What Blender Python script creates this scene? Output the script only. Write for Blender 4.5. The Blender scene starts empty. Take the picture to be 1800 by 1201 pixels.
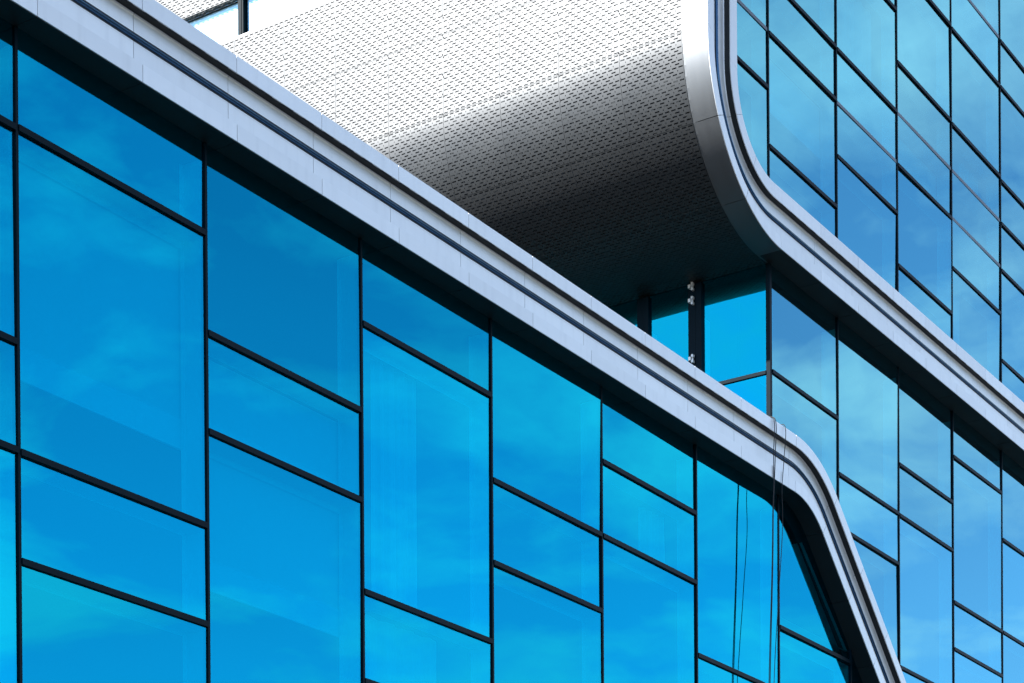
import bpy, bmesh, math, random
from mathutils import Vector, Matrix
random.seed(7)
C = bpy.context.scene.collection
R = math.radians

# ------------------------------------------------------------------ camera, sky, sun, exposure
EYE = 1.6                                   # camera height above the pavement
cam_d = bpy.data.cameras.new('camera'); cam = bpy.data.objects.new('camera', cam_d); C.objects.link(cam)
cam_d.sensor_width = 36.0; cam_d.lens = 36.0 * 3823.4 / 1800
cam_d.shift_y = (2174.3 - 600.5) / 1800
cam_d.clip_start = 0.1; cam_d.clip_end = 3000
cam.matrix_world = Matrix.Translation((0, 0, EYE)) @ (Matrix.Rotation(-0.98834450, 4, 'Z') @
    Matrix.Rotation(math.pi / 2 - 0.00686273, 4, 'X') @ Matrix.Rotation(-0.00607103, 4, 'Z'))
bpy.context.scene.camera = cam

SUN = Vector((-0.60, 0.44, 0.67)).normalized()      # direction towards the sun
w = bpy.data.worlds.new('World'); bpy.context.scene.world = w; w.use_nodes = True
nt = w.node_tree; N = nt.nodes; L = nt.links; N.clear()
def node(nt, t, **k):
    n = nt.nodes.new(t)
    for a, b in k.items(): setattr(n, a, b)
    return n
out = node(nt, 'ShaderNodeOutputWorld'); bg = node(nt, 'ShaderNodeBackground'); bg.inputs[1].default_value = 0.095
sky = node(nt, 'ShaderNodeTexSky', sky_type='NISHITA', sun_disc=False)
sky.sun_elevation = math.asin(SUN.z); sky.sun_rotation = math.atan2(SUN.x, SUN.y)
sky.air_density = 1.0; sky.dust_density = 0.2; sky.ozone_density = 4.0
# thin broken cloud over the whole sky: the view direction is projected on a flat layer, then noise
tc = node(nt, 'ShaderNodeTexCoord'); sep = node(nt, 'ShaderNodeSeparateXYZ'); L.new(tc.outputs['Generated'], sep.inputs[0])
mz = node(nt, 'ShaderNodeMath', operation='MAXIMUM'); L.new(sep.outputs[2], mz.inputs[0]); mz.inputs[1].default_value = 0.0
az = node(nt, 'ShaderNodeMath', operation='ADD'); L.new(mz.outputs[0], az.inputs[0]); az.inputs[1].default_value = 0.12
dx = node(nt, 'ShaderNodeMath', operation='DIVIDE'); L.new(sep.outputs[0], dx.inputs[0]); L.new(az.outputs[0], dx.inputs[1])
dy = node(nt, 'ShaderNodeMath', operation='DIVIDE'); L.new(sep.outputs[1], dy.inputs[0]); L.new(az.outputs[0], dy.inputs[1])
cmb = node(nt, 'ShaderNodeCombineXYZ'); L.new(dx.outputs[0], cmb.inputs[0]); L.new(dy.outputs[0], cmb.inputs[1]); cmb.inputs[2].default_value = 5.5
n1 = node(nt, 'ShaderNodeTexNoise'); n1.inputs['Scale'].default_value = 2.4; n1.inputs['Detail'].default_value = 7; n1.inputs['Roughness'].default_value = 0.56; n1.inputs['Distortion'].default_value = 0.35
L.new(cmb.outputs[0], n1.inputs['Vector'])
rmp = node(nt, 'ShaderNodeMapRange'); rmp.inputs['From Min'].default_value = 0.46; rmp.inputs['From Max'].default_value = 0.66
rmp.inputs['To Min'].default_value = 0.0; rmp.inputs['To Max'].default_value = 0.85; 
m2 = node(nt, 'ShaderNodeMapping'); m2.inputs['Scale'].default_value = (1.0, 1.7, 1.0); m2.inputs['Rotation'].default_value = (0, 0, R(35)); L.new(cmb.outputs[0], m2.inputs[0])
n2 = node(nt, 'ShaderNodeTexNoise'); n2.inputs['Scale'].default_value = 4.5; n2.inputs['Detail'].default_value = 6; n2.inputs['Roughness'].default_value = 0.6; n2.inputs['Distortion'].default_value = 0.6; L.new(m2.outputs[0], n2.inputs['Vector'])
ms = node(nt, 'ShaderNodeMath', operation='MULTIPLY_ADD'); L.new(n2.outputs[0], ms.inputs[0]); ms.inputs[1].default_value = 0.20; ms.inputs[2].default_value = -0.10
ma = node(nt, 'ShaderNodeMath', operation='ADD'); L.new(ms.outputs[0], ma.inputs[0]); L.new(n1.outputs[0], ma.inputs[1]); L.new(ma.outputs[0], rmp.inputs['Value'])
mixc = node(nt, 'ShaderNodeMix', data_type='RGBA'); L.new(rmp.outputs[0], mixc.inputs[0]); L.new(sky.outputs[0], mixc.inputs[6])
mixc.inputs[7].default_value = (5.0, 5.5, 6.2, 1)
L.new(mixc.outputs[2], bg.inputs[0]); L.new(bg.outputs[0], out.inputs[0])

sun_d = bpy.data.lights.new('sun', 'SUN'); sun_d.energy = 5.0; sun_d.angle = R(0.53); sun_d.color = (1.0, 0.965, 0.91)
sun = bpy.data.objects.new('sun', sun_d); C.objects.link(sun); sun.location = (-40, 0, 60)
sun.rotation_euler = (-SUN).to_track_quat('-Z', 'Y').to_euler()

vs = bpy.context.scene.view_settings
vs.view_transform = 'Standard'; vs.look = 'None'; vs.gamma = 1.0; vs.exposure = 1.64
try: vs.use_curve_mapping = False
except Exception: pass

# ------------------------------------------------------------------ materials
def mat(name):
    m = bpy.data.materials.new(name); m.use_nodes = True
    return m, m.node_tree, m.node_tree.nodes['Principled BSDF']
def plain(name, col, rough=0.5, metal=0.0, var=0.12, scale=3.0, stretch=(1, 1, 1), bump=0.0, spec=0.5):
    m, nt, b = mat(name)
    t = node(nt, 'ShaderNodeTexCoord'); mp = node(nt, 'ShaderNodeMapping'); mp.inputs['Scale'].default_value = stretch
    nz = node(nt, 'ShaderNodeTexNoise'); nz.inputs['Scale'].default_value = scale; nz.inputs['Detail'].default_value = 6
    nt.links.new(t.outputs['Object'], mp.inputs[0]); nt.links.new(mp.outputs[0], nz.inputs['Vector'])
    mx = node(nt, 'ShaderNodeMix', data_type='RGBA'); nt.links.new(nz.outputs[0], mx.inputs[0])
    mx.inputs[6].default_value = (*[c * (1 - var) for c in col], 1); mx.inputs[7].default_value = (*[min(1, c * (1 + var)) for c in col], 1)
    nt.links.new(mx.outputs[2], b.inputs['Base Color'])
    mr = node(nt, 'ShaderNodeMapRange'); nt.links.new(nz.outputs[0], mr.inputs[0])
    mr.inputs[3].default_value = max(0.02, rough - 0.06); mr.inputs[4].default_value = rough + 0.06
    nt.links.new(mr.outputs[0], b.inputs['Roughness'])
    b.inputs['Metallic'].default_value = metal; b.inputs['Specular IOR Level'].default_value = spec
    if bump:
        bp = node(nt, 'ShaderNodeBump'); bp.inputs['Strength'].default_value = bump; bp.inputs['Distance'].default_value = 0.01
        nt.links.new(nz.outputs[0], bp.inputs['Height']); nt.links.new(bp.outputs[0], b.inputs['Normal'])
    return m

M = {}
M['rim'] = plain('pale_aluminium', (0.80, 0.80, 0.79), 0.40, 0.35, 0.05, 1.6, (1, 1, 6))
_n = M['rim'].node_tree; _b = _n.nodes['Principled BSDF']; _src = _b.inputs['Base Color'].links[0].from_socket
_oi = node(_n, 'ShaderNodeObjectInfo'); _mr = node(_n, 'ShaderNodeMapRange'); _n.links.new(_oi.outputs['Random'], _mr.inputs[0]); _mr.inputs[3].default_value = 0.93; _mr.inputs[4].default_value = 1.03
_t = node(_n, 'ShaderNodeTexCoord'); _mp = node(_n, 'ShaderNodeMapping'); _mp.inputs['Scale'].default_value = (9, 9, 0.7); _n.links.new(_t.outputs['Object'], _mp.inputs[0])
_nz = node(_n, 'ShaderNodeTexNoise'); _nz.inputs['Scale'].default_value = 1.0; _nz.inputs['Detail'].default_value = 4; _n.links.new(_mp.outputs[0], _nz.inputs['Vector'])
_st = node(_n, 'ShaderNodeMapRange'); _n.links.new(_nz.outputs[0], _st.inputs[0]); _st.inputs[1].default_value = 0.50; _st.inputs[2].default_value = 0.80; _st.inputs[3].default_value = 1.0; _st.inputs[4].default_value = 0.91
_ml = node(_n, 'ShaderNodeMath', operation='MULTIPLY'); _n.links.new(_mr.outputs[0], _ml.inputs[0]); _n.links.new(_st.outputs[0], _ml.inputs[1])
_vm = node(_n, 'ShaderNodeVectorMath', operation='SCALE'); _n.links.new(_src, _vm.inputs[0]); _n.links.new(_ml.outputs[0], _vm.inputs['Scale']); _n.links.new(_vm.outputs[0], _b.inputs['Base Color'])
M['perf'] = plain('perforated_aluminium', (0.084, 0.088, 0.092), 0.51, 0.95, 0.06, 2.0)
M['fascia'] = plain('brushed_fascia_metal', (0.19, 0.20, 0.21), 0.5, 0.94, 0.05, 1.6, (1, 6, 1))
M['undershade'] = plain('undershade_painted_metal', (0.016, 0.019, 0.021), 0.5, 0.0, 0.15, 2.0, spec=0.3)  # near-black: shade under the bands and flanges painted into the colour
M['core'] = plain('dark_core', (0.010, 0.012, 0.016), 0.7)
M['frame'] = plain('dark_frame_paint', (0.0005, 0.008, 0.014), 0.4, 0.0, 0.15, 6.0, spec=0.06)
M['flatframe'] = plain('grey_frame_paint', (0.06, 0.085, 0.11), 0.35, 0.0, 0.1, 6.0)
M['rail'] = plain('blue_grey_rail', (0.05, 0.12, 0.22), 0.22, 0.8, 0.1, 5.0)
M['reveal'] = plain('inner_lining', (0.62, 0.64, 0.65), 0.6, 0.0, 0.05)
M['blind'] = plain('blind_fabric', (0.60, 0.62, 0.64), 0.75, 0.0, 0.05)
M['curtain'] = plain('curtain_cloth', (0.55, 0.56, 0.58), 0.8, 0.0, 0.08, 3.0, (6, 6, 0.4))
M['interior'] = plain('dim_interior', (0.07, 0.075, 0.08), 0.8, 0.0, 0.3, 0.7)
M['backing'] = plain('cladding_backing', (0.035, 0.045, 0.055), 0.8, 0.0, 0.2, 1.0)
M['roof'] = plain('roof_membrane', (0.010, 0.010, 0.011), 0.85, 0.0, 0.25, 0.8, spec=0.1)
M['steel'] = plain('white_steel', (0.75, 0.75, 0.73), 0.3, 0.2, 0.04)
M['rope'] = plain('black_rope', (0.012, 0.012, 0.015), 0.7, 0.0, 0.2, 40)
M['asphalt'] = plain('asphalt', (0.022, 0.022, 0.024), 0.9, 0.0, 0.3, 0.6, bump=0.3)

def glass(name, tint, trans, film):
    m, nt, b = mat(name); nt.nodes.remove(b); o = nt.nodes['Material Output']
    oi = node(nt, 'ShaderNodeObjectInfo')
    t = node(nt, 'ShaderNodeTexCoord')
    nz = node(nt, 'ShaderNodeTexNoise'); nz.inputs['Scale'].default_value = 0.55; nz.inputs['Detail'].default_value = 1.5
    nt.links.new(t.outputs['Object'], nz.inputs['Vector'])
    bp = node(nt, 'ShaderNodeBump'); bp.inputs['Strength'].default_value = 0.22; bp.inputs['Distance'].default_value = 0.02
    nt.links.new(nz.outputs[0], bp.inputs['Height'])
    # faint dirt film, streaked downwards, only in the roughness and a trace of haze
    coat = node(nt, 'ShaderNodeBsdfGlossy'); coat.inputs['Roughness'].default_value = 0.0
    mr = node(nt, 'ShaderNodeMapRange'); nt.links.new(oi.outputs['Random'], mr.inputs[0]); mr.inputs[3].default_value = 0.84; mr.inputs[4].default_value = 1.10
    vm = node(nt, 'ShaderNodeVectorMath', operation='SCALE'); vm.inputs[0].default_value = tint; nt.links.new(mr.outputs[0], vm.inputs['Scale'])
    nt.links.new(vm.outputs[0], coat.inputs['Color']); nt.links.new(bp.outputs[0], coat.inputs['Normal'])
    tr = node(nt, 'ShaderNodeBsdfTransparent'); tr.inputs['Color'].default_value = (*trans, 1)
    add = node(nt, 'ShaderNodeAddShader'); nt.links.new(coat.outputs[0], add.inputs[0]); nt.links.new(tr.outputs[0], add.inputs[1])
    clear = node(nt, 'ShaderNodeBsdfGlossy'); clear.inputs['Roughness'].default_value = 0.0; clear.inputs['Color'].default_value = (*film, 1)
    nt.links.new(bp.outputs[0], clear.inputs['Normal'])
    fr = node(nt, 'ShaderNodeFresnel'); 
    ge = node(nt, 'ShaderNodeNewGeometry'); io = node(nt, 'ShaderNodeMapRange'); nt.links.new(ge.outputs['Backfacing'], io.inputs[0])
    io.inputs[3].default_value = 1.5; io.inputs[4].default_value = 1/1.5; nt.links.new(io.outputs[0], fr.inputs['IOR'])
    mx = node(nt, 'ShaderNodeMixShader'); nt.links.new(fr.outputs[0], mx.inputs[0]); nt.links.new(add.outputs[0], mx.inputs[1]); nt.links.new(clear.outputs[0], mx.inputs[2])
    nt.links.new(mx.outputs[0], o.inputs['Surface'])
    return m
M['glass'] = glass('blue_coated_glass', (0.0, 0.275, 0.385), (0.005, 0.42, 0.50), (0.05, 0.75, 0.95))
M['clearglass'] = glass('clear_glass', (0.10, 0.22, 0.28), (0.72, 0.84, 0.88), (0.8, 0.95, 1.0))
M['paleglass'] = glass('pale_blue_coated_glass', (0.060, 0.335, 0.405), (0.045, 0.36, 0.43), (0.66, 0.91, 1.0))

# ------------------------------------------------------------------ helpers
def finish(name, bm, m, parent, loc=(0, 0, 0)):
    me = bpy.data.meshes.new(name)
    bmesh.ops.recalc_face_normals(bm, faces=bm.faces); bm.to_mesh(me); bm.free()
    me.materials.append(m)
    return link(name, me, parent, loc)
def smooth_faces(o, lim=0.5):
    me = o.data; bm = bmesh.new(); bm.from_mesh(me)
    for f in bm.faces: f.smooth = True
    for e in bm.edges:
        e.smooth = len(e.link_faces) == 2 and e.calc_face_angle(3) < lim
    bm.to_mesh(me); bm.free()
    return o
def link(name, me, parent, loc=(0, 0, 0)):
    o = bpy.data.objects.new(name, me); C.objects.link(o)
    if parent: o.parent = parent
    o.location = loc
    return o
def box(bm, x0, x1, y0, y1, z0, z1):
    v = [bm.verts.new(p) for p in ((x0,y0,z0),(x1,y0,z0),(x1,y1,z0),(x0,y1,z0),(x0,y0,z1),(x1,y0,z1),(x1,y1,z1),(x0,y1,z1))]
    for f in ((0,1,2,3),(4,5,6,7),(0,1,5,4),(1,2,6,5),(2,3,7,6),(3,0,4,7)): bm.faces.new([v[i] for i in f])
def prism(bm, poly, y0, y1):
    """polygon in (u, z), given thickness in y"""
    a = [bm.verts.new((p[0], y0, p[1])) for p in poly]; b = [bm.verts.new((p[0], y1, p[1])) for p in poly]
    bm.faces.new(a); bm.faces.new(b[::-1]); n = len(poly)
    for i in range(n): bm.faces.new((a[i], a[(i+1) % n], b[(i+1) % n], b[i]))
def tube(bm, pts, r, n=8):
    rings = []
    for i, p in enumerate(pts):
        p = Vector(p); t = (Vector(pts[min(i+1, len(pts)-1)]) - Vector(pts[max(i-1, 0)])).normalized()
        a = t.cross(Vector((0, 1, 0.013))).normalized(); b = t.cross(a)
        rings.append([bm.verts.new(p + r * (math.cos(2*math.pi*k/n) * a + math.sin(2*math.pi*k/n) * b)) for k in range(n)])
    for q, s in zip(rings, rings[1:]):
        for k in range(n): bm.faces.new((q[k], q[(k+1) % n], s[(k+1) % n], s[k]))
    bm.faces.new(rings[0]); bm.faces.new(rings[-1][::-1])
def clip(poly, a, b):
    """keep the side of the line a->b that lies to its left"""
    res = []
    side = lambda p: (b[0]-a[0])*(p[1]-a[1]) - (b[1]-a[1])*(p[0]-a[0])
    for i in range(len(poly)):
        p, q = poly[i], poly[(i+1) % len(poly)]; sp, sq = side(p), side(q)
        if sp >= 0: res.append(p)
        if sp * sq < 0:
            t = sp / (sp - sq); res.append((p[0] + t*(q[0]-p[0]), p[1] + t*(q[1]-p[1])))
    return res
def clip_convex(poly, region):
    for i in range(len(region)):
        if len(poly) < 3: return []
        poly = clip(poly, region[i], region[(i+1) % len(region)])
    outp = []
    for p in poly:
        if not outp or (abs(p[0]-outp[-1][0]) + abs(p[1]-outp[-1][1])) > 1e-4: outp.append(p)
    if len(outp) > 2 and abs(outp[0][0]-outp[-1][0]) + abs(outp[0][1]-outp[-1][1]) < 1e-4: outp.pop()
    return outp if len(outp) > 2 else []
def area(poly): return 0.5 * abs(sum(poly[i][0]*poly[(i+1) % len(poly)][1] - poly[(i+1) % len(poly)][0]*poly[i][1] for i in range(len(poly))))
def thing(name, loc, label, cat, group=None):
    o = bpy.data.objects.new(name, None); C.objects.link(o); o.location = loc; o.empty_display_size = 0.5
    o['label'] = label; o['category'] = cat
    if group: o['group'] = group
    return o

class Band:
    """a ribbon that runs straight, turns on an arc and runs straight again, in a wall plane"""
    def __init__(s, c0, d1, d2, o1, n1, theta, r0, dr):
        s.c0 = Vector(c0); s.d1 = Vector(d1); s.d2 = Vector(d2); s.n1 = Vector(n1); s.th = theta; s.r0 = r0; s.dr = dr
        o1 = Vector(o1); sg = 1 if o1.dot(s.n1) < 0 else -1
        s.oc = o1 + sg * math.tan(theta/2) * s.d1      # corner offset per unit of s
    def corner(s, o): return s.c0 + o * s.oc
    def rad(s, o): return s.r0 + s.dr * o
    def first(s, q, o): c = s.corner(o); return c + s.d1 * (q - c.dot(s.d1))
    def second(s, q, o): c = s.corner(o); return c + s.d2 * (q - c.dot(s.d2))
    def arc(s, t, o):
        r = s.rad(o); st = s.corner(o) - s.d1 * r * math.tan(s.th/2); ce = st + s.n1 * r; f = t * s.th
        return ce + r * (-math.cos(f) * s.n1 + math.sin(f) * s.d1)
    def pos(s, k, q, o): return s.first(q, o) if k == 1 else s.second(q, o) if k == 3 else s.arc(q, o)
    def sweep(s, bm, stations, section, y):
        rings = [[bm.verts.new((p.x, y - ww, p.y)) for (o, ww) in section for p in [s.pos(k, q, o)]] for k, q in stations]
        n = len(section)
        for a, b in zip(rings, rings[1:]):
            for i in range(n): bm.faces.new((a[i], a[(i+1) % n], b[(i+1) % n], b[i]))
        bm.faces.new(rings[0]); bm.faces.new(rings[-1][::-1])
    def outline(s, o, q1, q3, n=14):
        return [tuple(s.first(q1, o))] + [tuple(s.arc(i/n, o)) for i in range(n+1)] + [tuple(s.second(q3, o))]

GAP = 0.003
def pieces(band, ends1, arcs, ends3):
    """station lists for the pieces between joints"""
    res = []
    for a, b in zip(ends1, ends1[1:]): res.append([(1, a + GAP), (1, b - GAP)])
    for a, b in zip(arcs, arcs[1:]):
        n = 16; g = 0.004
        res.append([(2, a + g + (b - a - 2*g) * i/n) for i in range(n+1)])
    for a, b in zip(ends3, ends3[1:]): res.append([(3, a + GAP), (3, b - GAP)])
    return res

# ------------------------------------------------------------------ dimensions
P = 2.2
DA, UA = 12.483, 12.061            # wing: distance of its glass, place of its first mullion
DB, UB = 13.449, 26.980            # tower: distance of its glass, place of its corner
WA, WB = 0.245, 0.33               # how far the aluminium bands stand out
CM = 0.026                          # how far the glazing caps stand out
Z = EYE

ground_bm = bmesh.new(); bmesh.ops.create_grid(ground_bm, x_segments=1, y_segments=1, size=900)
gr = finish('ground', ground_bm, M['asphalt'], None); gr['kind'] = 'structure'

# ------------------------------------------------------------------ glazing of one wall
def cap_section_h(bm, u0, u1, z0, z1, y, out): box(bm, u0, u1, y - out, y + 0.015, z0, z1)

def glaze(root, gm, y, u0, z_off, region, bays, base_z, top_z, transoms, flats=(), region_in=None, blinds=None, curtains=None):
    """bays: bay -> mullion pair; transoms: bay -> list of visible lower edges (z above the eye)"""
    cap_h, mw, cm = 0.050, 0.028, 0.017
    rin = region_in or region
    def near(p, tol):
        for i in range(len(rin)):
            a, b = rin[i], rin[(i+1) % len(rin)]; dx, dz = b[0]-a[0], b[1]-a[1]; ln = math.hypot(dx, dz)
            if ln > 1e-6:
                t = ((p[0]-a[0])*dx + (p[1]-a[1])*dz) / ln
                if -0.05 < t < ln + 0.05 and abs((p[0]-a[0])*dz - (p[1]-a[1])*dx) / ln < tol: return True
        return False
    for k in bays:
        ul, ur = u0 + k*P, u0 + (k+1)*P
        # mullion cap on the left side of the bay, its right flank on the bay line
        strip = clip_convex([(ul - mw, base_z), (ul, base_z), (ul, top_z), (ul - mw, top_z)], region)
        if strip:
            bm = bmesh.new(); prism(bm, strip, y - cm, y + 0.02); finish('mullion', bm, M['frame'], root)
        zs = sorted(z * (1 + CM / y) + z_off for z in transoms.get(k, []))
        for z in zs:
            strip = clip_convex([(ul + 0.001, z), (ur - mw - 0.001, z), (ur - mw - 0.001, z + cap_h), (ul + 0.001, z + cap_h)], region)
            if strip:
                flat = any(kk == k and abs(zz * (1 + CM / y) + z_off - z) < 0.06 for kk, zz in flats)
                bm = bmesh.new(); prism(bm, strip, y - (0.008 if flat else CM), y + 0.02); finish('transom', bm, M['flatframe' if flat else 'frame'], root)
        lv = [base_z] + [z for z in zs] + [top_z]
        for i in range(len(lv) - 1):
            zb = lv[i] + (cap_h if i else 0); zt = lv[i+1]
            poly = clip_convex([(ul, zb), (ur - mw, zb), (ur - mw, zt), (ul, zt)], region)
            if not poly or area(poly) < 0.02: continue
            cx = sum(p[0] for p in poly) / len(poly); cz = sum(p[1] for p in poly) / len(poly)
            ta, tb = random.gauss(0, 0.003), random.gauss(0, 0.003)
            bm = bmesh.new()
            vv = [bm.verts.new((p[0] - cx, (p[0]-cx)*ta + (p[1]-cz)*tb, p[1] - cz)) for p in poly]
            f = bm.faces.new(vv)
            g = finish('glass_pane', bm, gm, root, (cx, y, cz))
            for pl in g.data.polygons:
                if pl.normal.y > 0: pl.flip()
            # lining behind the pane
            gpoly = poly; poly = clip_convex(poly, rin)
            if not poly: continue
            xs = [p[0] for p in poly]; zz = [p[1] for p in poly]; full = len(poly) == 4 and area(poly) > 0.98 * (max(xs)-min(xs)) * (max(zz)-min(zz))
            d0, d1 = 0.02, 0.21
            bm = bmesh.new(); n = len(poly); ring = []
            inner = [(cx + (p[0]-cx) * (1 - 0.02/max(0.2, max(xs)-cx)), cz + (p[1]-cz) * (1 - 0.02/max(0.2, max(zz)-cz))) for p in poly]
            a = [bm.verts.new((p[0]-cx, d0, p[1]-cz)) for p in inner]; b = [bm.verts.new((p[0]-cx, d1, p[1]-cz)) for p in inner]
            lip = [bm.verts.new((cx + (p[0]-cx)*0.95 - cx, d1, cz + (p[1]-cz)*0.95 - cz)) for p in inner]
            for j in range(n):
                j2 = (j+1) % n
                if near(inner[j], 0.05) and near(inner[j2], 0.05): continue
                bm.faces.new((a[j], a[j2], b[j2], b[j])); bm.faces.new((b[j], b[j2], lip[j2], lip[j]))
            finish('window_lining', bm, M['reveal'], g)
            bl = (blinds or {}).get((k, i))
            if bl and full:
                z_hi, z_lo = max(zz) - 0.06, max(zz) - bl * (max(zz) - min(zz))
                bm = bmesh.new(); q = z_hi; pitch = 0.028
                while q > z_lo:
                    x0, x1 = min(xs) + 0.05 - cx, max(xs) - 0.05 - cx
                    v = [bm.verts.new(p) for p in ((x0, 0.225, q-cz), (x1, 0.225, q-cz), (x1, 0.235, q-pitch*0.86-cz), (x0, 0.235, q-pitch*0.86-cz))]
                    bm.faces.new(v); q -= pitch
                box(bm, min(xs)+0.05-cx, max(xs)-0.05-cx, 0.222, 0.245, q-0.26-cz, q-cz)
                finish('slatted_blind', bm, M['blind'], g)
            cu = (curtains or {}).get((k, i))
            if cu and full:
                f0, f1 = cu; xa = min(xs) + f0*(max(xs)-min(xs)) - cx; xb = min(xs) + f1*(max(xs)-min(xs)) - cx
                bm = bmesh.new(); nn = 70; prev = None
                for j in range(nn+1):
                    t = j/nn; x = xa + (xb-xa)*t; yy = 0.30 + 0.035*math.sin(t*26) + 0.012*math.sin(t*61+1)
                    cur = (bm.verts.new((x, yy, min(zz)+0.05-cz)), bm.verts.new((x, yy*0.6+0.12, max(zz)-0.05-cz)))
                    if prev: bm.faces.new((prev[0], cur[0], cur[1], prev[1]))
                    prev = cur
                finish('curtain', bm, M['curtain'], g)

def rim(root, band, y, W, lipw, rail_o, fl0, fl1, st_lip, all_st, soffit_from, soffit_test):
    sc = 0.016
    # continuous dark core behind the joints
    bm = bmesh.new(); band.sweep(bm, all_st, [(sc, -0.02), (sc, W-sc), (lipw-sc, W-sc), (lipw-sc, W-0.1-sc), (fl0+sc, W-0.1-sc), (fl0+sc, W-sc), (fl1-sc, W-sc), (fl1-sc, -0.02)], y)
    finish('band_core', bm, M['core'], root)
    for st in st_lip:
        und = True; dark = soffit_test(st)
        bm = bmesh.new(); band.sweep(bm, st, [(0.004 if und else 0, -0.03), (0.004 if und else 0, W), (lipw, W), (lipw, W-0.11), (lipw-0.02, W-0.11), (0.02, -0.03)][:6] if False else [(0.004 if und else 0, W-0.012 if und else -0.03), (0.004 if und else 0, W), (lipw, W), (lipw, W-0.012), (lipw, W-0.095), (lipw-0.012, W-0.095), (lipw-0.012, W-0.012), (0.014, W-0.012)] + ([] if und else [(0.014, -0.03)]), y)
        smooth_faces(finish('lip_panel', bm, M['rim'], root))
        if und:
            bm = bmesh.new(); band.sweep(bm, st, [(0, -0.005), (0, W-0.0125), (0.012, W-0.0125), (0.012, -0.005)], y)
            smooth_faces(finish('shaded_soffit_panel' if dark else 'fascia_panel', bm, M['undershade' if dark else 'fascia'], root))  # dark runs carry the underside shade in their colour
        bm = bmesh.new(); band.sweep(bm, st, [(lipw-0.05, W-0.1), (fl0-0.022, W-0.1)] + [(fl0-0.022+0.020*math.sin(a), W-0.1+0.014*(1-math.cos(a))) for a in [math.pi/16*i for i in range(1, 9)]] + [(fl0-0.001, W-0.112), (lipw-0.05, W-0.112)], y)
        smooth_faces(finish('channel_panel', bm, M['rim'], root))
        bm = bmesh.new(); band.sweep(bm, st, [(fl0, W-0.012), (fl0, W), (fl1, W), (fl1, W-0.04), (fl1-0.012, W-0.04), (fl1-0.012, W-0.012)], y)
        smooth_faces(finish('flange_panel', bm, M['rim'], root))
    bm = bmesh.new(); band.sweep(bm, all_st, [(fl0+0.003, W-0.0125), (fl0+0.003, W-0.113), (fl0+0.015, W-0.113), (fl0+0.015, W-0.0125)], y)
    smooth_faces(finish('flange_shade_strip', bm, M['undershade'], root))  # underside of the flange, its shade painted on as near-black
    bm = bmesh.new(); band.sweep(bm, all_st, [(fl1-0.004, W-0.0405), (fl1-0.004, -0.04), (fl1-0.0155, -0.04), (fl1-0.0155, W-0.0405)], y)
    finish('bounce_cap', bm, M['roof'], root)  # unseen dark cap, added to stop sun bouncing up to the overhang
    bm = bmesh.new(); band.sweep(bm, all_st, [(-0.15, -0.06), (-0.15, -0.075), (fl1-0.02, -0.075), (fl1-0.02, -0.06)], y)
    if root.name == 'office_wing': finish('head_panel', bm, M['core'], root)
    else: bm.free()
    # the slim rail in the channel: a rounded bar, with dark strips painted in as shadow gaps
    bm = bmesh.new(); r = 0.020
    band.sweep(bm, all_st, [(rail_o + r*math.cos(a), W - 0.098 + 0.03*math.sin(a)) for a in [math.pi*i/8 for i in range(9)]], y)
    smooth_faces(finish('channel_rail', bm, M['rail'], root))
    bm = bmesh.new(); band.sweep(bm, all_st, [(rail_o + 0.031, W-0.0995), (rail_o + 0.031, W-0.093), (rail_o + 0.038, W-0.093), (rail_o + 0.038, W-0.0995)], y)
    band.sweep(bm, all_st, [(rail_o - 0.030, W-0.0995), (rail_o - 0.030, W-0.094), (rail_o - 0.0245, W-0.094), (rail_o - 0.0245, W-0.0995)], y)
    finish('rail_gap_shade', bm, M['core'], root)

# ------------------------------------------------------------------ the low wing on the left
wing = thing('office_wing', (0, 0, 0), 'lower glass office wing with blue panes and pale band sloping down at its right end', 'building')
TH = R(41.3)
bandA = Band((UA + 13.664, 9.293 + Z), (1, 0), (math.cos(TH), -math.sin(TH)), (0, 1), (0, -1), TH, 1.25, 0.85)
BASE = 3.0
q_end = bandA.d2.dot(Vector((UA + 13.664 + (9.293 + Z - BASE) / math.tan(TH), BASE)))
regA = [(UA - 3*P, BASE)] + [(UA + 13.664 + (9.31 + Z - BASE) / math.tan(TH), BASE)] + bandA.outline(0.02, UA - 3*P, q_end)[::-1]
_c = bandA.corner(-0.13)
regA_in = [(UA - 3*P, BASE), (_c.x + (_c.y - BASE) / math.tan(TH), BASE)] + bandA.outline(-0.13, UA - 3*P, q_end - 1.0)[::-1]
LA = [8.46, 7.61, 6.775, 5.955, 5.12, 4.285, 3.45, 2.615, 1.78]
tA = {-3: [8.46, 5.96, 5.12, 3.45], -2: [7.61, 6.775, 4.285, 2.6], -1: [8.46, 6.805, 5.97, 3.45, 2.615], 0: [8.47, 5.965, 5.12, 3.45, 2.6], 1: [7.627, 6.783, 4.285, 3.45], 2: [8.457, 5.934, 5.09, 2.615],
      3: [7.60, 6.755, 4.285, 2.6], 4: [8.425, 7.60, 5.12, 3.45], 5: [6.744, 5.95, 3.45], 6: [7.573, 5.12, 2.6], 7: [6.0, 4.3, 2.6], 8: [5.1, 3.4], 9: [4.2, 2.6], 10: [3.4]}
glaze(wing, M['glass'], DA, UA, Z, regA, range(-3, 11), BASE, 9.6 + Z, tA, region_in=regA_in, blinds={(0, 4): 0.62, (1, 3): 0.75, (1, 2): 0.4},
      curtains={(2, 2): (0.1, 0.75), (2, 3): (0.25, 0.6), (4, 3): (0.62, 0.9)})
e1 = [UA + (-6 + 1.172*i) for i in range(-1, 16)] 
e1 = [UA - 0.012 + 1.172*i for i in range(-5, 11)]
a_s = bandA.corner(0).x - bandA.rad(0)*math.tan(TH/2)
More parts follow.
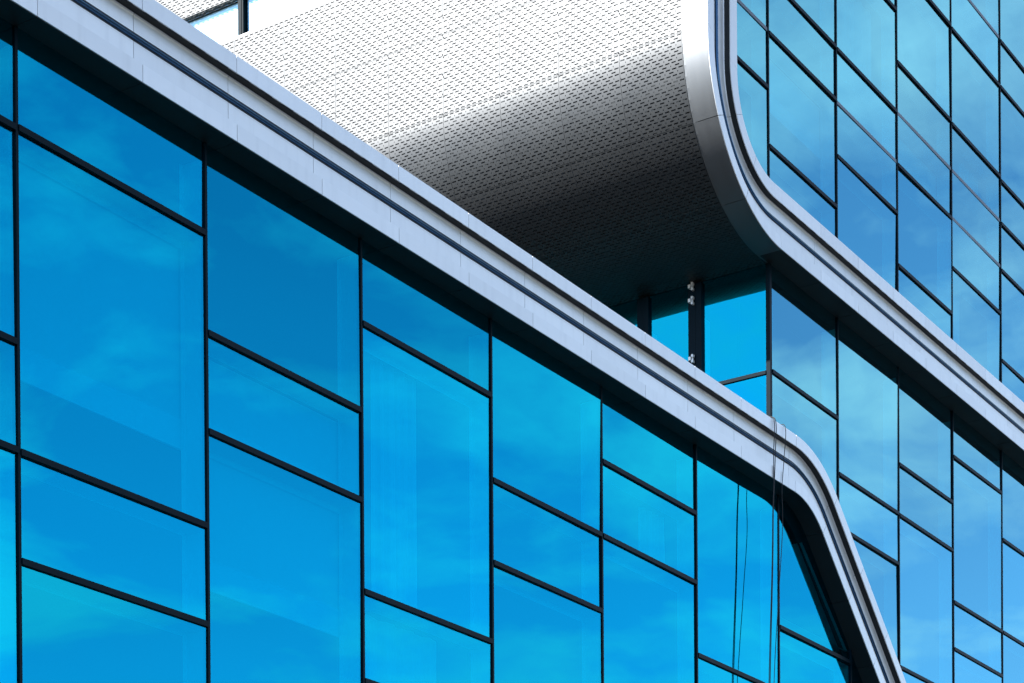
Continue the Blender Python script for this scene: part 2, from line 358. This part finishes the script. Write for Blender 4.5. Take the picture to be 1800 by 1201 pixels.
def stA():
    res = [[(1, a+GAP), (1, b-GAP)] for a, b in zip(e1, e1[1:])]
    res.append([(1, e1[-1]+GAP), (2, 0.0)] + [])
    res.append([(2, 0.006)] + [(2, i/14) for i in range(1, 14)] + [(2, 0.994)])
    q = bandA.arc(1, 0).dot(bandA.d2); res.append([(2, 1.0), (3, q + 1.05 - GAP)]); q += 1.05
    while q < q_end - 0.3:
        res.append([(3, q+GAP), (3, min(q + 1.065, q_end) - GAP)]); q += 1.065
    return res
allA = [(1, e1[0])] + [(2, i/18) for i in range(19)] + [(3, q_end)]
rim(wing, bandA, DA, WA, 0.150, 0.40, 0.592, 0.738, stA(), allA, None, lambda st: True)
# drain slots on the underside of the flange
bm = bmesh.new(); box(bm, -0.075, 0.075, -0.02, 0, -0.003, 0.004); me = bpy.data.meshes.new('drain_slot'); bmesh.ops.recalc_face_normals(bm, faces=bm.faces); bm.to_mesh(me); bm.free(); me.materials.append(M['core'])
u = UA - 4.0
while u < UA + 12.9:
    p = bandA.first(u, 0.592); link('drain_slot', me, wing, (p.x, DA - WA + 0.028, p.y)); u += 0.293
# body behind the facade: roof, right end, room behind
bm = bmesh.new()
o = bandA.outline(0.70, e1[0], q_end)
a = [bm.verts.new((p[0], DA - 0.02, p[1])) for p in o]; b = [bm.verts.new((p[0], DB - 0.06, p[1])) for p in o]
for i in range(len(o)-1): bm.faces.new((a[i], a[i+1], b[i+1], b[i]))
finish('roof', bm, M['roof'], wing)
bm = bmesh.new(); box(bm, e1[0], UB - 0.05, DB - 0.06, DB + 14, 9.2 + Z, 9.6 + Z); finish('roof', bm, M['roof'], wing)
bm = bmesh.new()
back = [bm.verts.new((p[0], DA + 0.80, p[1])) for p in [(e1[0], BASE)] + bandA.outline(0.69, e1[0], q_end)]; bm.faces.new(back)
finish('interior_wall', bm, M['interior'], wing)
bm = bmesh.new(); box(bm, e1[0], UA + 24, DA + 0.02, DB + 0.0, 0, BASE - 0.01); finish('plinth', bm, M['core'], wing)
bm = bmesh.new(); box(bm, e1[0] - 0.15, e1[0], DA + 0.02, DB + 14, 0, 9.6 + Z); finish('end_wall', bm, M['interior'], wing)

# ------------------------------------------------------------------ the tower behind
tower = thing('office_tower', (UB, DB, 0), 'taller office block with rounded perforated overhang, pale band and light blue glass', 'building')
tower.location = (0, 0, 0)
TOP = 23.5 + Z
bandB = Band((UB - 2.375, 13.13 + Z), (0, -1), (1, 0), (1, 0), (1, 0), R(90), 2.10, -1.28)
RIGHT = UB + 7*P
q1 = -TOP
regU = [(RIGHT, TOP)] + bandB.outline(0.75, q1, RIGHT)
tU = {-2: [16.25, 15.46, 18.53, 20.08], -1: [16.25, 15.46, 18.53, 20.08], 0: [14.68, 16.225, 16.995, 19.3, 20.85], 1: [15.43, 16.215, 16.98, 18.535, 20.85, 21.6], 2: [14.645, 16.185, 16.985, 17.76, 19.3, 21.6],
      3: [15.40, 16.21, 16.98, 17.73, 19.27, 20.095, 21.6], 4: [14.62, 16.155, 16.95, 17.675, 19.27, 20.05, 21.6], 5: [15.4, 16.2, 17.7, 19.3, 20.8], 6: [14.6, 16.2, 17.7, 18.5, 20.1, 21.6]}
glaze(tower, M['paleglass'], DB, UB, Z, regU, range(-2, 7), 13.7 + Z, TOP, tU, flats=[(-1, 16.25), (1, 16.215), (2, 16.985), (3, 16.98), (3, 16.21), (3, 20.095)],
      curtains={(3, 0): (0.05, 0.5), (1, 3): (0.3, 0.9), (3, 3): (0.5, 0.9)}, blinds={(0, 1): 0.35, (2, 2): 0.5})
regL = [(UB + 0.05, BASE), (RIGHT, BASE), (RIGHT, 13.15 + Z), (UB + 0.05, 13.15 + Z)]
tL = {0: [11.62, 9.3, 8.49, 6.15], 1: [10.825, 10.05, 7.7, 6.95], 2: [11.595, 10.815, 8.48, 6.15], 3: [12.35, 9.995, 9.235, 6.95], 4: [11.575, 9.995, 7.7], 5: [12.35, 10.8, 8.5], 6: [11.6, 10.0, 7.7]}
glaze(tower, M['paleglass'], DB, UB, Z, regL, range(0, 7), BASE, 13.15 + Z, tL, region_in=[(UB + 0.05, BASE), (RIGHT, BASE), (RIGHT, 12.98 + Z), (UB + 0.05, 12.98 + Z)])
# rim
e3 = [UB - 0.298 + 1.252*i for i in range(0, 13)]
stB = [[(1, -(15.2 + Z + 1.25*(i+1)) + GAP), (1, -(15.2 + Z + 1.25*i) - GAP)] for i in range(5, 0, -1)]
stB.append([(1, -(15.2 + Z + 1.25) + GAP), (2, 0.0)])
for i in range(3): stB.append([(2, i/3 + 0.0012 + (1/3 - 0.0024) * j/16) for j in range(17)])
stB += [[(2, 1.0) if i == 0 else (3, a + GAP), (3, b - GAP)] for i, (a, b) in enumerate(zip(e3, e3[1:]))]
allB = [(1, -(15.2 + Z + 7.5))] + [(2, i/24) for i in range(25)] + [(3, e3[-1])]
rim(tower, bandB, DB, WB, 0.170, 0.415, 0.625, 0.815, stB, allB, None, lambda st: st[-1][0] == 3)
u = UB - 0.2
while u < UB + 13:
    p = bandB.second(u, 0.625); link('drain_slot', me, tower, (p.x, DB - WB + 0.028, p.y)); u += 0.31

# perforated cladding: sheet panels with real slots
PW, PH, RH = 0.935, 1.10, 28
def perforated(name, fmap, rows, ph, half_gap=0.003):
    """fmap(a, b, d): along the wall, along the profile, depth behind the face -> (x, y, z)"""
    bm = bmesh.new(); pitch = PW/10; sl, sh, dot = 0.063, 0.0160, 0.012
    rp = ph/rows
    for j in range(rows):
        holes = []
        for i in range(-20, 30):
            c = (i + 0.5 + j/2) * pitch
            ln = sl if (i % 2 == 0 or j % 2 == 0) else dot
            if c - sl/2 > 0.012 and c + sl/2 < PW - 0.012: holes.append((c - ln/2, c + ln/2))
        holes.sort()
        xs = [half_gap] + [v for h in holes for v in h] + [PW - half_gap]
        b0, b1 = j*rp, (j+1)*rp
        if j == 0: b0 += half_gap
        if j == rows-1: b1 -= half_gap
        lv = [b0, (j+0.5)*rp - sh/2, (j+0.5)*rp + sh/2, b1]
        V = [[bm.verts.new(fmap(x, y, 0)) for x in xs] for y in lv]
        for r_ in range(3):
            for i in range(len(xs)-1):
                if r_ == 1 and i % 2 == 1: continue
                bm.faces.new((V[r_][i], V[r_][i+1], V[r_+1][i+1], V[r_+1][i]))
        for i in range(1, len(xs)-1, 2):
            q = [V[1][i], V[1][i+1], V[2][i+1], V[2][i]]
            cd = [(xs[i], lv[1]), (xs[i+1], lv[1]), (xs[i+1], lv[2]), (xs[i], lv[2])]
            bk = [bm.verts.new(fmap(x, y, 0.004)) for x, y in cd]
            for k in range(4): bm.faces.new((q[k], q[(k+1) % 4], bk[(k+1) % 4], bk[k]))
    mesh = bpy.data.meshes.new(name); bm.normal_update(); bm.to_mesh(mesh); bm.free(); mesh.materials.append(M['perf'])
    return mesh
US = UB - 2.375
ZA = 15.23 + Z; RB = 2.10
flat_m = perforated('perforated_panel', lambda a, b, d: (d, a, b), RH, PH)
def arc_map(k):
    def f(a, b, d):
        th = (k + b/PH) * math.pi/6
        r = RB - d
        return (RB - r*math.cos(th), a, -r*math.sin(th))
    return f
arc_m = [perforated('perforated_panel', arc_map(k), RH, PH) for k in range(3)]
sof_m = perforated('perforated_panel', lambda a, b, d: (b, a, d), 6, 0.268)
Y0 = DB + 0.972 - PW
SILL, HEAD = 17.43 + Z, 18.0 + Z
for i in range(13):
    y = Y0 + i*PW
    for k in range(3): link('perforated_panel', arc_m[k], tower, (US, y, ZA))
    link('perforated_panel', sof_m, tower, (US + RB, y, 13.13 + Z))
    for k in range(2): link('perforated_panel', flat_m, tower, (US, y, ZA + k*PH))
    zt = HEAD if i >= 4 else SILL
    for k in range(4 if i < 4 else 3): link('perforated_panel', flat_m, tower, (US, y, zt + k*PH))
# clips at the panel corners
bm = bmesh.new()
for i in range(1, 13):
    y = Y0 + i*PW
    for k in range(8):
        z = ZA + 0.27*k
        box(bm, US - 0.004, US + 0.001, y - 0.018, y - 0.006, z - 0.03, z - 0.012); box(bm, US - 0.004, US + 0.001, y + 0.004, y + 0.018, z + 0.008, z + 0.026)
    for k in range(1, 10):
        th = k*R(9); c, s_ = math.cos(th), math.sin(th)
        p = Vector((US + RB - RB*c, y, ZA - RB*s_)); n = Vector((-c, 0, -s_)); t = Vector((s_, 0, -c))
        vs_ = []
        for (a_, b_) in ((-0.014, -0.02), (0.002, -0.02), (0.002, 0.02), (-0.014, 0.02)):
            vs_.append(bm.verts.new(p + n*0.003 + t*b_ + Vector((0, a_, 0))))
        bm.faces.new(vs_)
cl = finish('panel_clips', bm, M['core'], tower); cl['kind'] = 'stuff'
# backing wall a hand behind the sheets
bm = bmesh.new(); prof = [(US + 0.09, SILL)] + [(US + RB - (RB-0.09)*math.cos(R(9*i)), ZA - (RB-0.09)*math.sin(R(9*i))) for i in range(11)] + [(UB + 0.02, 13.13 + Z + 0.09)]
def sheet(prof, ya, yb):
    a = [bm.verts.new((p[0], ya, p[1])) for p in prof]; b = [bm.verts.new((p[0], yb, p[1])) for p in prof]
    for i in range(len(prof)-1): bm.faces.new((a[i], a[i+1], b[i+1], b[i]))
sheet(prof, DB, Y0 + 13*PW)
sheet([(US + 0.09, HEAD), (US + 0.09, TOP)], Y0 + 4*PW, Y0 + 13*PW); sheet([(US + 0.09, SILL), (US + 0.09, TOP)], DB, Y0 + 4*PW)
finish('cladding_backing', bm, M['backing'], tower)
# strip that closes the edge between the cladding and the band
bm = bmesh.new(); st = [(1, -TOP)] + [(2, i/24) for i in range(25)] + [(3, UB + 0.02)]
bandB.sweep(bm, st, [(0.004, 0.033), (0.004, -0.036), (0.016, -0.036), (0.016, 0.033)], DB)
finish('edge_strip', bm, M['fascia'], tower)
# ribbon window in the cladding
yw0, yw1 = Y0 + 4*PW, Y0 + 13*PW
ribs = [yw0, DB + 5.2, DB + 7.37, DB + 9.6, yw1]
REC = 0.08
for a, b in zip(ribs, ribs[1:]):
    bm = bmesh.new(); v = [bm.verts.new(p) for p in ((0, -(b-a)/2+0.05, -(HEAD-SILL)/2), (0, (b-a)/2-0.05, -(HEAD-SILL)/2), (0, (b-a)/2-0.05, (HEAD-SILL)/2), (0, -(b-a)/2+0.05, (HEAD-SILL)/2))]
    bm.faces.new(v[::-1])
    g = finish('glass_pane', bm, M['clearglass'], tower, (US + REC, (a+b)/2, (SILL+HEAD)/2))
    bm = bmesh.new(); hh = (HEAD-SILL)/2; box(bm, 0.02, 0.025, -(b-a)/2+0.07, (b-a)/2-0.06, -hh, hh - 0.02); finish('roller_blind', bm, M['steel'], g)
for y in ribs[:-1]:
    bm = bmesh.new(); box(bm, US + REC - 0.05, US + REC + 0.05, y, y + 0.10, SILL + 0.004, HEAD - 0.004); box(bm, US + REC - 0.058, US + REC - 0.051, y + 0.03, y + 0.07, SILL + 0.004, HEAD - 0.004)
    finish('mullion', bm, M['frame'], tower)
bm = bmesh.new(); box(bm, US + 0.001, US + REC + 0.02, yw0, yw1, SILL - 0.05, SILL); finish('window_sill', bm, M['rim'], tower)
hm = perforated('perforated_soffit', lambda a, b, d: (b, a, d), 3, 0.07)
for i in range(4, 13): link('perforated_soffit', hm, tower, (US + 0.004, Y0 + i*PW, HEAD))
bm = bmesh.new(); box(bm, US + REC + 0.6, US + REC + 0.62, yw0, yw1, SILL, HEAD + 0.2); finish('interior_wall', bm, M['interior'], tower)

# glazed side wall under the overhang
side = [(0.0, 1.03), (1.245, 1.88), (2.07, 4.2), (4.3, 6.4), (6.5, 8.6), (8.7, 12)]
zr, zh = 9.6 + Z, 13.13 + Z
for n_, (a, b) in enumerate(side):
    for lo, hi in ([(zr, 11.62 + Z), (11.668 + Z, zh)] if n_ == 0 else [(zr, zh)]):
        bm = bmesh.new(); y0 = DB + a + (0.05 if n_ == 0 else 0)
        hy, hz = (DB + b - y0)/2, (hi - lo)/2; t1 = random.gauss(0, 0.001)
        bm.faces.new([bm.verts.new(p) for p in ((-hy*t1, -hy, -hz), (-hy*t1, -hy, hz), (hy*t1, hy, hz), (hy*t1, hy, -hz))])
        g = finish('glass_pane', bm, M['glass'], tower, (UB, y0 + hy, lo + hz))
        for pl in g.data.polygons:
            if pl.normal.x > 0: pl.flip()
        bm = bmesh.new()
        for (pa, pb) in (((-hy, -hz), (-hy, hz - 0.5)), ((hy, hz - 0.5), (hy, -hz)), ((hy, -hz), (-hy, -hz))):
            bm.faces.new([bm.verts.new(q) for q in ((0.02, *pa), (0.02, *pb), (0.2, *pb), (0.2, *pa))])
        finish('window_lining', bm, M['reveal'], g)
bm = bmesh.new(); box(bm, UB - CM, UB + 0.02, DB + 0.052, DB + 1.028, 11.62 + Z, 11.668 + Z); finish('transom', bm, M['frame'], tower)
bm = bmesh.new(); box(bm, UB - 0.012, UB + 0.05, DB - 0.012, DB + 0.05, BASE, zh); finish('corner_post', bm, M['frame'], tower)
for y0, y1 in ((1.03, 1.245), (1.88, 2.07)):
    bm = bmesh.new(); ym = y0 + 0.45*(y1-y0)
    box(bm, UB - 0.05, UB + 0.04, DB + y0, DB + ym - 0.004, zr, zh - 0.02); box(bm, UB - 0.04, UB + 0.04, DB + ym + 0.004, DB + y1, zr, zh - 0.02); box(bm, UB - 0.02, UB + 0.04, DB + ym - 0.004, DB + ym + 0.004, zr, zh - 0.02)
    post = finish('double_mullion', bm, M['frame'], tower)
    if y0 < 1.5:
        for z in (13.062, 12.865, 12.055):
            bm = bmesh.new(); x = UB - 0.05; yc = DB + 1.165; z += Z
            box(bm, x - 0.05, x, yc - 0.024, yc + 0.004, z + 0.022, z + 0.056); box(bm, x - 0.05, x, yc - 0.024, yc + 0.004, z - 0.056, z - 0.022)
            box(bm, x - 0.035, x, yc - 0.012, yc - 0.002, z - 0.022, z + 0.022)
            box(bm, x - 0.055, x, yc + 0.012, yc + 0.048, z - 0.022, z + 0.026)
            finish('hinge', bm, M['steel'], post)
    else:
        pass
bm = bmesh.new(); box(bm, UB + 0.9, RIGHT, DB + 0.9, DB + 0.92, BASE, TOP); finish('interior_wall', bm, M['interior'], tower)
bm = bmesh.new(); box(bm, UB + 0.9, UB + 0.92, DB + 0.93, DB + 14, BASE, zh); finish('interior_wall', bm, M['interior'], tower)
bm = bmesh.new(); box(bm, US + 0.12, UB + 0.9, DB + 0.9, DB + 0.92, ZA, TOP); box(bm, UB - 0.8, UB + 0.9, DB + 0.9, DB + 0.92, zh + 0.2, ZA); finish('interior_wall', bm, M['interior'], tower)
bm = bmesh.new(); box(bm, US + 0.1, RIGHT, DB + 0.02, DB + 14, TOP, TOP + 0.3); finish('roof', bm, M['roof'], tower)
bm = bmesh.new(); box(bm, UB - 0.3, RIGHT - 0.01, DB + 0.25, DB + 14, zh + 0.12, zh + 0.42); finish('floor_slab', bm, M['interior'], tower)
bm = bmesh.new(); box(bm, RIGHT, RIGHT + 0.3, DB + 0.02, DB + 14, 0, TOP); finish('end_wall', bm, M['interior'], tower)
bm = bmesh.new(); box(bm, US + 0.2, RIGHT - 0.01, DB + 14, DB + 14.3, 0, TOP); finish('end_wall', bm, M['interior'], tower)
bm = bmesh.new(); box(bm, UB + 0.06, RIGHT - 0.02, DB + 0.06, DB + 0.08, zh - 0.15, zh + 0.1); box(bm, UB + 0.05, UB + 0.9, DB + 0.22, DB + 14, zh + 0.005, zh + 0.1); finish('head_panel', bm, M['core'], tower)
bm = bmesh.new(); box(bm, UB + 0.02, RIGHT, DB + 0.02, DB + 14, 0, BASE - 0.01); finish('plinth', bm, M['core'], tower)

# ------------------------------------------------------------------ ropes over the band of the wing
def smooth(pts, n=10):
    res = []
    for i in range(len(pts)-1):
        p0, p1, p2, p3 = (Vector(pts[max(i-1, 0)]), Vector(pts[i]), Vector(pts[i+1]), Vector(pts[min(i+2, len(pts)-1)]))
        for k in range(n):
            t = k/n; res.append(0.5*((2*p1) + (p2-p0)*t + (2*p0-5*p1+4*p2-p3)*t*t + (3*p1-p0-3*p2+p3)*t**3))
    return res + [Vector(pts[-1])]
YF = DA - WA - 0.012
def rope(pts, r, label, extra=None):
    t = bmesh.new(); tube(t, smooth(pts), r)
    for e in extra or []: tube(t, smooth(e), r)
    o = finish('hanging_rope', t, M['rope'], None); o['label'] = label; o['category'] = 'rope'; o['group'] = 'ropes hanging over the band'
def P3(u, z, dy=0.0): return (UA + u, YF - dy, z + Z)
rope([P3(12.66, 10.05, -0.6), P3(12.625, 10.045, -0.2), P3(12.61, 10.035), P3(12.607, 9.6), P3(12.575, 9.22), P3(12.545, 8.87), P3(12.52, 8.15), P3(12.43, 6.7), P3(12.36, 5.0), P3(12.3, 2.2)], 0.0058,
     'thicker doubled black rope hanging over the pale band, left of the thin one',
     [[P3(12.575, 10.045, -0.2), P3(12.565, 10.033), P3(12.562, 9.6), P3(12.56, 9.22), P3(12.53, 8.87), P3(12.50, 8.15), P3(12.40, 6.7), P3(12.33, 5.0), P3(12.28, 2.2)]])
rope([P3(12.93, 10.05, -0.6), P3(12.90, 10.045, -0.2), P3(12.885, 10.033), P3(12.85, 9.6), P3(12.79, 9.21), P3(12.80, 8.72), P3(12.68, 7.83), P3(12.54, 6.73), P3(12.46, 5.0), P3(12.38, 2.2)], 0.0048,
     'single thin black rope hanging over the pale band just before it bends')
